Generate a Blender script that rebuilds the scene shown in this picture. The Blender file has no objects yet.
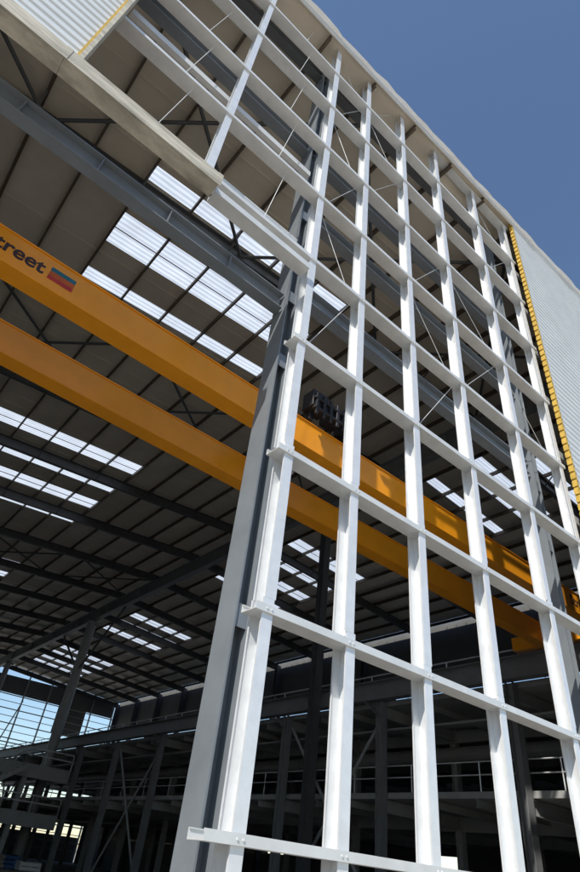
import bpy, math, random
from mathutils import Vector, Matrix
random.seed(4)
scene=bpy.context.scene
# ------------------------------------------------------------ helpers
def mat(name,col,rough=.6,metal=0.0,var=.12,scale=6.0,bump=0.0,bscale=40.0,col2=None,detail=6.0,stretch=None):
    m=bpy.data.materials.new(name); m.use_nodes=True
    nt=m.node_tree; n=nt.nodes; l=nt.links
    b=n["Principled BSDF"]
    b.inputs["Roughness"].default_value=rough; b.inputs["Metallic"].default_value=metal
    tc=n.new("ShaderNodeTexCoord"); mp=n.new("ShaderNodeMapping"); l.new(tc.outputs["Object"],mp.inputs[0])
    if stretch: mp.inputs["Scale"].default_value=stretch
    ns=n.new("ShaderNodeTexNoise"); ns.inputs["Scale"].default_value=scale; ns.inputs["Detail"].default_value=detail
    ns.inputs["Roughness"].default_value=.65
    l.new(mp.outputs[0],ns.inputs["Vector"])
    cr=n.new("ShaderNodeValToRGB"); l.new(ns.outputs["Fac"],cr.inputs[0])
    c2=col2 if col2 else tuple(c*(1-var*2) for c in col)
    cr.color_ramp.elements[0].position=.32; cr.color_ramp.elements[1].position=.68
    cr.color_ramp.elements[0].color=(*c2,1); cr.color_ramp.elements[1].color=(*[min(1,c*(1+var*.6)) for c in col],1)
    l.new(cr.outputs[0],b.inputs["Base Color"])
    rr=n.new("ShaderNodeMapRange"); rr.inputs["To Min"].default_value=max(.1,rough-.1); rr.inputs["To Max"].default_value=min(1,rough+.1)
    l.new(ns.outputs["Fac"],rr.inputs["Value"]); l.new(rr.outputs[0],b.inputs["Roughness"])
    if bump>0:
        nb=n.new("ShaderNodeTexNoise"); nb.inputs["Scale"].default_value=bscale
        l.new(mp.outputs[0],nb.inputs["Vector"])
        bp=n.new("ShaderNodeBump"); bp.inputs["Strength"].default_value=bump; bp.inputs["Distance"].default_value=.02
        l.new(nb.outputs["Fac"],bp.inputs["Height"]); l.new(bp.outputs[0],b.inputs["Normal"])
    return m
M={}
M['galv']=mat('galvanised_steel',(.78,.80,.82),.32,.25,.05,5)
M['galvdull']=mat('galvanised_rail',(.72,.73,.72),.38,.2,.06,3)
M['grey']=mat('grey_painted_steel',(.21,.235,.26),.38,.1,.08,1.5)
M['lgrey']=mat('light_grey_steel',(.38,.39,.39),.5,.1,.08,1.5)
M['mgrey']=mat('mid_grey_steel',(.24,.25,.26),.5,.1,.1,1.5)
M['dark']=mat('dark_primed_steel',(.10,.105,.11),.55,.1,.12,2)
M['purlin']=mat('purlin_steel',(.13,.10,.07),.6,.1,.15,3)
M['roof']=mat('roof_liner_sheet',(.74,.66,.54),.6,0,.06,.5)
M['clad']=mat('wall_cladding',(.76,.78,.77),.36,.15,.04,1.2)
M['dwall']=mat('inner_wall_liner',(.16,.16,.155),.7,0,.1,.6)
M['foam']=mat('insulation_foam',(.60,.39,.07),.85,0,.15,8)
M['beige']=mat('flashing',(.56,.52,.43),.7,0,.25,3,.1,14,stretch=(.5,1,4))
M['yellow']=mat('crane_yellow_paint',(.88,.34,.015),.24,0,.06,1.2)
M['text']=mat('crane_lettering',(.05,.03,.03),.5)
M['teal']=mat('logo_teal',(.02,.16,.22),.5); M['red']=mat('logo_red',(.5,.04,.03),.5); M['orange']=mat('logo_orange',(.6,.12,.02),.5)
M['black']=mat('hoist_black',(.03,.03,.035),.5,.2)
M['ground']=mat('ground_hardcore',(.42,.38,.32),.95,0,.15,.6,.5,6)
M['floor']=mat('concrete_floor',(.38,.37,.35),.85,0,.15,.4)
M['white']=mat('white_membrane',(.86,.86,.86),.5,0,.04,3,.2,12)
M['blue']=mat('blue_sheeting',(.05,.14,.35),.6); M['ochre']=mat('timber_hoarding',(.40,.26,.12),.8,0,.25,3)
m=bpy.data.materials.new('rooflight_grp'); m.use_nodes=True; n=m.node_tree.nodes; l=m.node_tree.links
for x in list(n): n.remove(x)
o=n.new("ShaderNodeOutputMaterial"); mx=n.new("ShaderNodeMixShader"); tr=n.new("ShaderNodeBsdfTranslucent"); df=n.new("ShaderNodeBsdfDiffuse")
tc=n.new("ShaderNodeTexCoord"); wv=n.new("ShaderNodeTexWave"); wv.bands_direction='Y'; wv.inputs["Scale"].default_value=1.6; wv.inputs["Distortion"].default_value=.6
ramp=n.new("ShaderNodeValToRGB"); ramp.color_ramp.elements[0].color=(.54,.58,.64,1); ramp.color_ramp.elements[1].color=(.80,.84,.88,1)
ns=n.new("ShaderNodeTexNoise"); ns.inputs["Scale"].default_value=.9; ns.inputs["Detail"].default_value=5
mulc=n.new("ShaderNodeMixRGB"); mulc.blend_type='MULTIPLY'; mulc.inputs[0].default_value=.4
l.new(tc.outputs["Object"],wv.inputs["Vector"]); l.new(wv.outputs["Fac"],ramp.inputs[0]); l.new(ramp.outputs[0],mulc.inputs[1])
l.new(tc.outputs["Object"],ns.inputs["Vector"]); l.new(ns.outputs["Fac"],mulc.inputs[2]); l.new(mulc.outputs[0],tr.inputs["Color"])
df.inputs["Color"].default_value=(.6,.6,.6,1); mx.inputs[0].default_value=.08
l.new(tr.outputs[0],mx.inputs[1]); l.new(df.outputs[0],mx.inputs[2]); l.new(mx.outputs[0],o.inputs[0]); M['grp']=m

def empty(name):
    e=bpy.data.objects.new(name,None); scene.collection.objects.link(e); return e
class MB:
    def __init__(s): s.v=[];s.f=[];s.mi=[]
    def quad(s,a,b,c,d,mi=0):
        k=len(s.v); s.v+= [a,b,c,d]; s.f.append((k,k+1,k+2,k+3)); s.mi.append(mi)
    def box(s,x0,x1,y0,y1,z0,z1,mi=0):
        s.sec([(x0,y0),(x1,y0),(x1,y1),(x0,y1)],(0,0,z0),(0,0,z1),(0,1,0),mi,raw=True)
    def sec(s,prof,p0,p1,up=(0,0,1),mi=0,raw=False):
        p0=Vector(p0);p1=Vector(p1)
        if raw: side=Vector((1,0,0)); u=Vector((0,1,0))
        else:
            dr=(p1-p0).normalized(); u=Vector(up); side=dr.cross(u).normalized(); u=side.cross(dr).normalized()
        k=len(s.v);n=len(prof)
        for p in (p0,p1):
            for a,b in prof: s.v.append(tuple(p+side*a+u*b))
        for i in range(n):
            j=(i+1)%n; s.f.append((k+i,k+j,k+n+j,k+n+i)); s.mi.append(mi)
        s.f.append(tuple(k+i for i in reversed(range(n)))); s.mi.append(mi)
        s.f.append(tuple(k+n+i for i in range(n))); s.mi.append(mi)
    def obj(s,name,mats,parent=None,bevel=0):
        me=bpy.data.meshes.new(name); me.from_pydata(s.v,[],s.f)
        for m_ in (mats if isinstance(mats,list) else [mats]): me.materials.append(M[m_])
        for p,i in zip(me.polygons,s.mi): p.material_index=i
        import bmesh
        bm=bmesh.new(); bm.from_mesh(me); bmesh.ops.recalc_face_normals(bm,faces=bm.faces); bm.to_mesh(me); bm.free()
        ob=bpy.data.objects.new(name,me); scene.collection.objects.link(ob)
        if parent: ob.parent=parent
        if bevel:
            bv=ob.modifiers.new('bevel','BEVEL'); bv.width=bevel; bv.segments=1
        return ob
def I(w,h,tf=.02,tw=.014):
    a=w/2;b=h/2;t=tw/2
    return [(-a,-b),(a,-b),(a,-b+tf),(t,-b+tf),(t,b-tf),(a,b-tf),(a,b),(-a,b),(-a,b-tf),(-t,b-tf),(-t,-b+tf),(-a,-b+tf)]
def C(w,h,t=.008,lip=.02):
    a=w/2;b=h/2
    return [(-a,-b),(a,-b),(a,-b+lip),(a-t,-b+lip),(a-t,-b+t),(-a+t,-b+t),(-a+t,b-t),(a-t,b-t),(a-t,b-lip),(a,b-lip),(a,b),(-a,b)]
def R(w,h): a=w/2;b=h/2; return [(-a,-b),(a,-b),(a,b),(-a,b)]
def circ(r,n=8): return [(r*math.cos(2*math.pi*i/n),r*math.sin(2*math.pi*i/n)) for i in range(n)]
RX=18.5
def rz(x): return 18.7+.075*x if x<=RX else 18.7+.075*RX-.075*(x-RX)
B=empty('steel_frame_factory_building')
FY=4.5
# ------------------------------------------------------------ gable grid: posts and rails
PX=[3.22,4.37,5.71,7.23,9.1,10.85]
RZ=[1.78]+[3.64+1.955*i for i in range(9)]
mb=MB()
for i,x in enumerate(PX):
    zz=.1; lifts=[RZ[1]+.12,RZ[2]+.12,RZ[3]+.12,rz(x)-.05]
    for k,zt in enumerate(lifts):
        dx=(0,.014,-.01,.006)[(k+i)%4]
        mb.sec(C(.135,.21),(x+dx,FY,zz+.002),(x+dx,FY,zt),(0,1,0)); zz=zt
for x in (1.13,):
    mb.sec(C(.12,.2),(x,FY,9.5),(x,FY,rz(x)-.05),(0,1,0))
mb.obj('gable_posts','galv',B)
def Crail(w,d,t=.008,lip=.02):
    a=w/2;b=d/2
    return [(-a,-b),(a,-b),(a,b),(a-lip,b),(a-lip,b-t),(a-t,b-t),(a-t,-b+t),(-a+t,-b+t),(-a+t,b-t),(-a+lip,b-t),(-a+lip,b),(-a,b)]
mb=MB()
for k,z in enumerate(RZ):
    x0=3.05 if z<9.3 else -25
    if k==0: x0=2.88
    mb.sec(Crail(.24,.08),(x0,FY-.012,z),(11.0,FY-.012,z))
mb.obj('gable_rails','galvdull',B)
mb=MB()
for z in RZ:
    for x in PX:
        mb.box(x+.069,x+.077,FY-.09,FY+.08,z-.16,z-.045)
        for q in (-.03,.03): mb.sec(circ(.010,6),(x+q,FY-.141,z),(x+q,FY-.13,z),(0,0,1))
mb.obj('rail_cleats','galv',B)
mb=MB()
for i in range(len(PX)-1):
    for k in range(3,len(RZ)-1):
        if random.random()<.55:
            a,b=(PX[i]+.1,PX[i+1]-.1) if (k+i)%2 else (PX[i+1]-.1,PX[i]+.1)
            mb.sec(circ(.006,5),(a,FY+.06,RZ[k]),(b,FY+.06,RZ[k+1]),(0,1,0))
for x in (-4.5,-2.7,.2,2.2):
    for k in range(4,len(RZ)-1):
        mb.sec(circ(.006,5),(x,FY,RZ[k]),(x+.25,FY,RZ[k+1]),(0,1,0))
mb.obj('sag_rods','galvdull',B)
# ------------------------------------------------------------ main frame
mb=MB()
for x in (3.3,10.75,-14):
    mb.sec(I(.36,.20,.022,.02),(x,5.12,0),(x,5.12,rz(x)-.3),(1,0,0))
    for z in (3.6,7.5,9.0,11.5,14.4): mb.box(x-.08,x+.08,4.96,4.975,z,z+.25)
mb.box(3.0,3.6,4.8,5.45,0,.03)
mb.obj('gable_columns','grey',B)
mb=MB()
mb.sec(I(.2,.36,.02,.012),(-25,5.12,8.97),(3.18,5.12,8.97))
for k in range(12): mb.box(-10+1.1*k,-9.985+1.1*k,5.03,5.11,8.82,9.12)
mb.sec(I(.22,.36,.02,.012),(3.42,5.12,9.6),(10.6,5.12,9.6))
mb.sec(I(.22,.36,.02,.012),(-14,5.15,14.4),(10.6,5.15,14.4))
mb.sec(I(.22,.30,.02,.012),(3.42,5.12,12.0),(10.6,5.12,12.0))
mb.obj('wind_girders','grey',B)
mb=MB()
mb.sec(circ(.08,10),(-.9,4.85,10.35),(3.1,4.85,10.35))
mb.sec(R(.1,.16),(-.9,4.75,12.6),(3.1,4.75,12.6))
mb.sec(R(.08,.1),(3.3,4.8,16.2),(10.7,4.8,16.2)); mb.sec(R(.08,.1),(3.3,4.8,14.0),(10.7,4.8,14.0))
mb.obj('door_track_tubes','galvdull',B)
mb=MB()
frames=[5.12+6.05*i for i in range(14)]
for y in frames:
    h=.34 if y<6 else .55
    mb.sec(I(.22,h,.02,.012),(-25,y,rz(-25)-.24-h/2),(RX,y,rz(RX)-.24-h/2))
    mb.sec(I(.22,h,.02,.012),(RX,y,rz(RX)-.24-h/2),(37,y,rz(37)-.24-h/2))
for y in frames[1:]:
    mb.sec(I(.5,.3,.03,.02),(37,y,0),(37,y,rz(37)-.3),(0,1,0))
    mb.sec(I(.5,.3,.03,.02),(-24.5,y,0),(-24.5,y,rz(-24)-.4),(0,1,0))
for (a,b) in [(0,1),(2,3),(6,7)]:
    for x in (-9,-2,5,12):
        mb.sec(circ(.06,8),(x,frames[a],rz(x)-.5),(x+7,frames[b],rz(x+7)-.5))
        mb.sec(circ(.06,8),(x+7,frames[a],rz(x+7)-.5),(x,frames[b],rz(x)-.5))
for y in frames[1:]:
    for k in range(-4,21,2):
        x=1.1+1.7*k
        if x<36 and abs(x-RX)>1: mb.sec(R(.05,.05),(x,y,rz(x)-.75),(x,y+.7,rz(x)-.2)); mb.sec(R(.05,.05),(x,y,rz(x)-.75),(x,y-.7,rz(x)-.2))
mb.obj('portal_frames','dark',B)
mb=MB()
mb.sec(I(.42,.95,.03,.02),(17.9,5,18.2),(17.9,84,18.2))
for y in frames: mb.box(17.72,17.9,y+.8,y+.83,17.8,18.6)
mb.obj('ridge_girder','mgrey',B)
mb=MB()
for y,r in ((51,.40),(74,.3)):
    mb.sec(circ(r,16),(18.0,y,0),(18.0,y,17.7),(0,1,0))
    mb.box(17.5,18.5,y-.5,y+.5,17.5,17.72)
mb.obj('internal_columns','lgrey',B)
mb=MB()
mb.sec(I(.4,.4,.03,.02),(18.0,20.2,0),(18.0,20.2,17.7),(0,1,0))
mb.sec(circ(.09,8),(18.0,51,13.5),(18.0,57.5,17.7)); mb.sec(circ(.09,8),(18.0,51,13.5),(18.0,44.5,17.7))
mb.obj('internal_column_inner','dark',B)
mb=MB()
xe=[1.1+1.7*k for k in range(-15,22)]
for x in xe:
    mb.sec(C(.07,.22,.006,.02),(x,4.3,rz(x)-.135),(x,84.5,rz(x)-.135),(0,0,1))
mb.obj('roof_purlins','purlin',B)
rows=[4.25,10.5,11.1,12.7,14.2,15.7,16.3]
sky=[(10.5,11.1),(12.7,14.2),(15.7,16.3)]
for g in (27.2,48,68.5):
    for k in range(4):
        a=g+3*k; sky.append((a,a+1.25)); rows+=[a,a+1.25]
rows.append(84.6); rows=sorted(rows)
xs=sorted(xe+[RX])
xs=[x for i,x in enumerate(xs) if i==0 or x-xs[i-1]>.01]
mb=MB()
for j in range(len(rows)-1):
    ya,yb=rows[j],rows[j+1]
    isky=any(abs(ya-s[0])<.01 for s in sky)
    for i in range(len(xs)-1):
        xa,xb=xs[i],xs[i+1]; xm=(xa+xb)/2
        t=isky and ((1<xm<9.5) or (21<xm<28) or (-20<xm<-12))
        mb.quad((xa,ya,rz(xa)),(xb,ya,rz(xb)),(xb,yb,rz(xb)),(xa,yb,rz(xa)),1 if t else 0)
mb.obj('roof_sheeting',['roof','grp'],B)
mb=MB()
for (a,b) in sky:
    for xa,xb in ((1.1,9.6),(21.5,28.3)):
        for yy in ((a+b)/2,):
            if b-a>1: mb.sec(R(.03,.03),(xa,yy,rz(xa)-.02),(xb,yy,rz(xb)-.02))
mb.obj('rooflight_bars','purlin',B)
mb=MB()
for k in range(0,90):
    y=4.9+.9*k
    if y>84 or any(s[0]-.05<y<s[1]+.05 for s in sky): continue
    mb.sec(R(.05,.02),(-25,y,rz(-25)-.012),(RX,y,rz(RX)-.012)); mb.sec(R(.05,.02),(RX,y,rz(RX)-.012),(37,y,rz(37)-.012))
mb.obj('roof_liner_ribs','roof',B)
mb=MB()
mb.sec(R(.05,.24),(-25,4.22,rz(-25)+.0),(RX,4.22,rz(RX)+.0))
mb.sec(R(.05,.24),(RX,4.22,rz(RX)),(37,4.22,rz(37)))
mb.obj('verge_trim','galv',B)
mb=MB(); x=-25; prev=None
while x<36:
    zz=rz(x)+.16+random.uniform(-.025,.035); yy=4.12+random.uniform(-.025,.025)
    cur=[(x,4.19,rz(x)-.02),(x,yy-.02,zz-.12),(x,yy+.05,zz+.02),(x,4.5,zz-.05)]
    if prev:
        for q in range(3): mb.quad(prev[q],cur[q],cur[q+1],prev[q+1])
    prev=cur; x+=random.uniform(.2,.5)
ob=mb.obj('verge_membrane','white',B)
# ------------------------------------------------------------ cladding
def clad(mb,x0,x1,z0,z1,y=4.24,p=.14):
    z=z0
    while z<z1:
        pr=[(0,0),(p*.55,0),(p*.68,.018),(p*.88,.018),(p,0)]
        for a in range(4):
            za,da=pr[a]; zb,db=pr[a+1]
            zt=z+zb
            segs=[x0,x1]
            if zt>rz(x0)-.0:
                xx=(zt-18.7)/.075; xr=2*RX-xx
                if xx>RX: continue
                segs=[max(x0,xx),min(x1,xr)]
                if segs[1]<=segs[0]: continue
            mb.quad((segs[0],y-da,z+za),(segs[1],y-da,z+za),(segs[1],y-db,z+zb),(segs[0],y-db,z+zb))
        z+=p
mb=MB()
clad(mb,11.15,37,2.2,20.2,p=.2)
mb.obj('wall_cladding_right','clad',B)
mb=MB()
clad(mb,-25,-.95,9.24,18.6,p=.17)
clad(mb,-25,-14,.3,9.24)
mb.obj('wall_cladding_left','clad',B)
mb=MB()
z=2.2
while z<19.4:
    mb.sec([(11.075,4.23),(11.148,4.23),(11.148,4.34),(11.075,4.34)],(0,0,z),(0,0,z+.13),raw=True)
    mb.sec([(11.10,4.235),(11.148,4.235),(11.148,4.34),(11.10,4.34)],(0,0,z+.13),(0,0,z+.2),raw=True)
    z+=.2
mb.obj('insulation_edge','foam',B)
mb=MB()
mb.box(-.948,-.92,4.2,4.36,9.25,18.5)
mb.obj('cladding_edge_trim','foam',B)
mb=MB()
mb.box(-.918,-.86,4.19,4.37,9.25,18.5)
xx=-25
while xx<1.2:
    e=min(xx+3.0,1.25)
    mb.box(xx+.004,e,4.14,4.36,8.93,8.96); mb.box(xx+.004,e,4.11,4.137,8.93,9.19); mb.box(xx+.004,e,4.14,4.3,9.193,9.21)
    mb.box(e-.05,e+.03,4.104,4.109,8.925,9.195)
    xx+=3.0
mb.obj('door_head_flashing','beige',B)
mb=MB()
mb.sec(Crail(.22,.12),(1.29,4.4,9.1),(3.1,4.4,9.1))
mb.obj('door_head_rail','galvdull',B)
mb=MB()
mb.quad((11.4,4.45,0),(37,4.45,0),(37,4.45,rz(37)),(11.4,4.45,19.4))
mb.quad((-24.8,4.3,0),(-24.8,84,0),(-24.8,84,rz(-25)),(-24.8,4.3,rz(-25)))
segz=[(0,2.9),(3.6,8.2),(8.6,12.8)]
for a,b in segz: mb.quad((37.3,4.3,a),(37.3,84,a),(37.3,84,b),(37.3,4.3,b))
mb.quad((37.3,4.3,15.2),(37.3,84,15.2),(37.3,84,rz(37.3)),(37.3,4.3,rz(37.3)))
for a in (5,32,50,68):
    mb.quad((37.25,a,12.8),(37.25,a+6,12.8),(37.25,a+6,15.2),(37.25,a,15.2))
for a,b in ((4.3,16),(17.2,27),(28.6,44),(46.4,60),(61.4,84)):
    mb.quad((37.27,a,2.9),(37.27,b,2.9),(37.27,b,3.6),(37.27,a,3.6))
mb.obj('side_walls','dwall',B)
mb=MB()
for k in range(10):
    mb.sec(R(.06,.2),(11.3,4.6,3+1.8*k),(37,4.6,3+1.8*k))
mb.obj('inner_wall_rails','galvdull',B)
# ------------------------------------------------------------ runway beams, mezzanines, far gable
mb=MB()
for x in (18.9,-14):
    mb.sec(I(.4,.75,.03,.02),(x,5.4,8.1),(x,84,8.1))
for y in frames[1:]:
    mb.sec(I(.35,.3,.02,.02),(19.1,y,0),(19.1,y,7.7),(0,1,0))
    mb.sec(R(.02,.35),(18.9,y,7.2),(18.9,y+.6,7.7),(1,0,0))
mb.obj('crane_runway_beams','mgrey',B)
mb=MB()
for z in (4.3,7.6):
    mb.box(19.4,36.8,9,84,z,z+.2)
    for y in frames[1:]:
        mb.sec(I(.2,.45,.02,.012),(19.3,y,z-.25),(36.8,y,z-.25))
        for q in (2.0,4.0): mb.sec(I(.12,.25,.015,.01),(19.4,y+q,z-.14),(36.8,y+q,z-.14))
    for x in (24,30): mb.sec(I(.2,.5,.02,.012),(x,9,z-.3),(x,84,z-.3))
for z in (2.8,5.5):
    mb.box(-10,18,46,84,z,z+.2)
    mb.box(-10,18,45.7,45.99,z-.45,z+.35)
for x in (-9,-3,3,9,15):
    for y in (46,58,70,82): mb.sec(I(.3,.3,.02,.02),(x,y,0),(x,y,5.5),(0,1,0))
for x in (24,30):
    for y in frames[1:]: mb.sec(I(.3,.3,.02,.02),(x,y,0),(x,y,7.6),(0,1,0))
for y0 in (17.2,35.4,59.6):
    mb.sec(circ(.07,8),(19.3,y0,.2),(19.3,y0+6,7.3)); mb.sec(circ(.07,8),(19.3,y0+6,.2),(19.3,y0,7.3))
mb.obj('mezzanine_floors','lgrey',B)
mb=MB()
for z in (3.7,4.1,6.4,6.8): mb.sec(circ(.04,6),(-10,45.85,z),(18,45.85,z))
for x in range(-10,19,2):
    mb.sec(circ(.035,6),(x,45.85,3),(x,45.85,4.1),(0,1,0)); mb.sec(circ(.035,6),(x,45.85,5.7),(x,45.85,6.8),(0,1,0))
for z in (8.5,8.9): mb.sec(circ(.03,6),(19.35,9,z),(19.35,84,z))
for y in range(10,84,2): mb.sec(circ(.03,6),(19.35,y,7.8),(19.35,y,8.9),(0,1,0))
for z in (5.0,5.4): mb.sec(circ(.022,6),(19.45,9,z),(19.45,84,z))
for y in range(10,84,3): mb.sec(circ(.022,6),(19.45,y,4.5),(19.45,y,5.4),(0,1,0))
mb.obj('guard_rails','galv',B)
mb=MB()
for (xa,za,xb,zb) in ((6,0.06,10,2.9),(10.5,3.0,14.5,5.6)):
    for y in (44.2,45.3):
        mb.sec(R(.06,.28),(xa,y,za),(xb,y,zb)); mb.sec(circ(.025,6),(xa,y,za+1),(xb,y,zb+1))
    for k in range(14):
        t=k/13; mb.box(xa+(xb-xa)*t-.12,xa+(xb-xa)*t+.12,44.25,45.25,za+(zb-za)*t,za+(zb-za)*t+.04)
mb.obj('steel_staircase','lgrey',B)
mb=MB()
mb.sec(circ(.3,14),(24,9,6.6),(24,80,6.6)); mb.sec(R(.5,.08),(20.4,9,6.9),(20.4,80,6.9))
for k in range(9): mb.sec(circ(.32,14),(24,10+8*k,6.6),(24,10.1+8*k,6.6))
mb.obj('ventilation_duct','lgrey',B)
mb=MB()
for k in range(20): mb.sec(R(.06,.12 if k%2 else .07),(-25,84.3,1.2+.8*k),(37,84.3,1.2+.8*k))
for k in range(20): mb.sec(R(.16,.2),(-24+3.2*k,84.5,0),(-24+3.2*k,84.5,rz(-24+3.2*k)),(0,1,0))
for k in (14,16): mb.sec(circ(.08,8),(-24+3.2*k,84.1,3),(-24+3.2*(k+1),84.1,16)); 
mb.obj('far_gable_framing','lgrey',B)
mb=MB()
mb.quad((-25,84.7,0),(37,84.7,0),(37,84.7,2.6),(-25,84.7,2.6))
mb.quad((-25,84.7,16.6),(37,84.7,16.6),(37,84.7,18.9),(-25,84.7,18.0))
mb.quad((-25,84.7,2.6),(8,84.7,2.6),(8,84.7,16.6),(-25,84.7,16.6))
mb.quad((29,84.7,13.2),(33,84.7,13.2),(33,84.7,16.6),(29,84.7,16.6))
mb.obj('far_gable_cladding','dwall',B)
for i in range(18):
    mb=MB(); x=random.uniform(6,17); z=random.choice([.06,3.0,5.7]); y=random.uniform(46.6,50)
    nn=random.randint(2,5); ww=random.uniform(1.2,2.4)
    for q in range(nn):
        o1=random.uniform(-.08,.08); mb.box(x+o1,x+o1+ww,y,y+1.2,z+.02+.24*q,z+.24*q+.21)
        for q2 in (0,.5,.9): mb.box(x+o1+ww*q2,x+o1+ww*q2+.1,y+.05,y+1.15,z+.24*q+.212,z+.24*q+.258)
    mb.obj('material_stack',random.choice(['blue','ochre','beige','ochre','white']),None)
# ------------------------------------------------------------ overhead crane
CR=empty('overhead_travelling_crane')
mb=MB()
for y in (7.2,9.25):
    mb.box(-13.6,18.5,y,y+.35,8.52,9.14)
    mb.box(-13.6,18.5,y-.03,y+.38,9.143,9.165)
    mb.box(-13.6,18.5,y-.02,y+.37,8.497,8.517)
    mb.sec(R(.05,.05),(-13.6,y+.175,9.2),(18.5,y+.175,9.2))
for x in (-13.9,18.55): mb.box(x,x+.4,6.2,10.6,8.55,9.0)
mb.obj('bridge_girders','yellow',CR,.006)
mb=MB()
x0=5.7
mb.box(x0,x0+.12,7.2,9.6,9.28,9.5); mb.box(x0+1.0,x0+1.12,7.2,9.6,9.28,9.5)
mb.box(x0-.1,x0+.35,7.0,7.35,9.5,9.95); mb.box(x0+.45,x0+.8,7.02,7.4,9.45,9.85); mb.box(x0+.9,x0+1.25,7.0,7.4,9.4,9.9)
mb.sec(circ(.22,14),(x0-.1,8.4,9.6),(x0+1.3,8.4,9.6)); mb.sec(circ(.16,12),(x0-.3,8.0,9.7),(x0+.2,8.0,9.7))
for k in range(6): mb.box(x0-.05+.2*k,x0+.03+.2*k,6.93,6.98,9.25,9.85)
mb.box(x0-.1,x0+1.25,6.92,7.0,9.38,9.44); mb.box(x0-.1,x0+1.25,6.92,7.0,9.66,9.70)
for q in (.45,.65): mb.sec(circ(.012,5),(x0+q,8.4,9.5),(x0+q,8.4,9.25),(0,1,0))
mb.box(x0+.38,x0+.72,8.3,8.5,8.98,9.27)
mb.obj('hoist_trolley','black',CR,.01)
mb=MB()
pts=[(x0+.55+.10*math.sin(t),8.4,8.78-.10*math.cos(t)) for t in [ -3+.5*i for i in range(11)]]
for a,b in zip(pts,pts[1:]): mb.sec(circ(.025,8),a,b,(0,1,0))
mb.sec(circ(.02,8),(x0+.55,8.4,8.87),(x0+.55,8.4,8.99),(0,1,0))
mb.obj('hook','galv',CR)
mb=MB()
for k in range(24):
    xa=-12+k*.74
    for q in range(6):
        t0=q/6;t1=(q+1)/6
        f=lambda t: 9.1-.0-.25*4*t*(1-t)
        mb.sec(circ(.012,5),(xa+.74*t0,9.72,f(t0)),(xa+.74*t1,9.72,f(t1)))
mb.obj('festoon_cable','black',CR)
def sign(xl,size,name):
    c=bpy.data.curves.new(name,'FONT'); c.body='Street'; c.size=size; c.extrude=.002; c.offset=.009; c.space_character=1.0
    t=bpy.data.objects.new(name,c); scene.collection.objects.link(t)
    t.location=(xl,7.197,8.72); t.rotation_euler=(math.radians(90),0,0); t.data.materials.append(M['text']); t.parent=CR
sign(-.98,.39,'girder_lettering'); sign(16.2,.42,'girder_lettering_far')
def logo(x):
    mb=MB()
    for k,mi in enumerate((0,1,2)):
        z0=8.70+.095*(2-k)
        mb.quad((x,7.196,z0),(x+.42,7.196,z0),(x+.42,7.196,z0+.09),(x,7.196,z0+.09),mi)
    mb.obj('logo_panel',['teal','orange','red'],CR)
logo(.07); logo(17.7)
# ------------------------------------------------------------ ground
mb=MB(); mb.quad((-1500,-1500,0),(1500,-1500,0),(1500,1500,0),(-1500,1500,0)); mb.obj('ground','ground')
mb=MB(); mb.box(-25,37.2,4.4,84.4,.004,.05); mb.obj('concrete_floor','floor',B)
# ------------------------------------------------------------ light
az=math.radians(243); el=math.radians(44)
sd=Vector((math.sin(az)*math.cos(el),math.cos(az)*math.cos(el),math.sin(el)))
w=bpy.data.worlds.new("World"); scene.world=w; w.use_nodes=True
nt=w.node_tree; bg=nt.nodes["Background"]; st=nt.nodes.new("ShaderNodeTexSky"); st.sky_type='NISHITA'; st.sun_disc=False
st.sun_elevation=el; st.sun_rotation=az; st.air_density=1.15; st.dust_density=.3; st.ozone_density=3.4
nt.links.new(st.outputs[0],bg.inputs[0]); bg.inputs[1].default_value=.15
s=bpy.data.lights.new('sun','SUN'); s.energy=5; s.angle=math.radians(.5); s.color=(1,.95,.86)
so=bpy.data.objects.new('sun',s); scene.collection.objects.link(so); so.rotation_euler=sd.to_track_quat('Z','Y').to_euler()
# ------------------------------------------------------------ camera
cam=bpy.data.cameras.new('camera'); co=bpy.data.objects.new('camera',cam); scene.collection.objects.link(co)
Xc=Vector((.754,-.463,-.466)).normalized(); Zc=Vector((.1017,.7832,-.6137)); Zc=(Zc-Xc*Zc.dot(Xc)).normalized(); Yc=Zc.cross(Xc)
m3=Matrix((Xc,Yc,Zc)); co.matrix_world=Matrix.Translation((0,0,1.6))@m3.to_4x4()
cam.sensor_fit='VERTICAL'; cam.sensor_height=36; cam.lens=561/872*36; cam.clip_end=5000; cam.clip_start=.05
scene.camera=co
scene.view_settings.view_transform='Standard'; scene.view_settings.look='None'; scene.view_settings.exposure=0
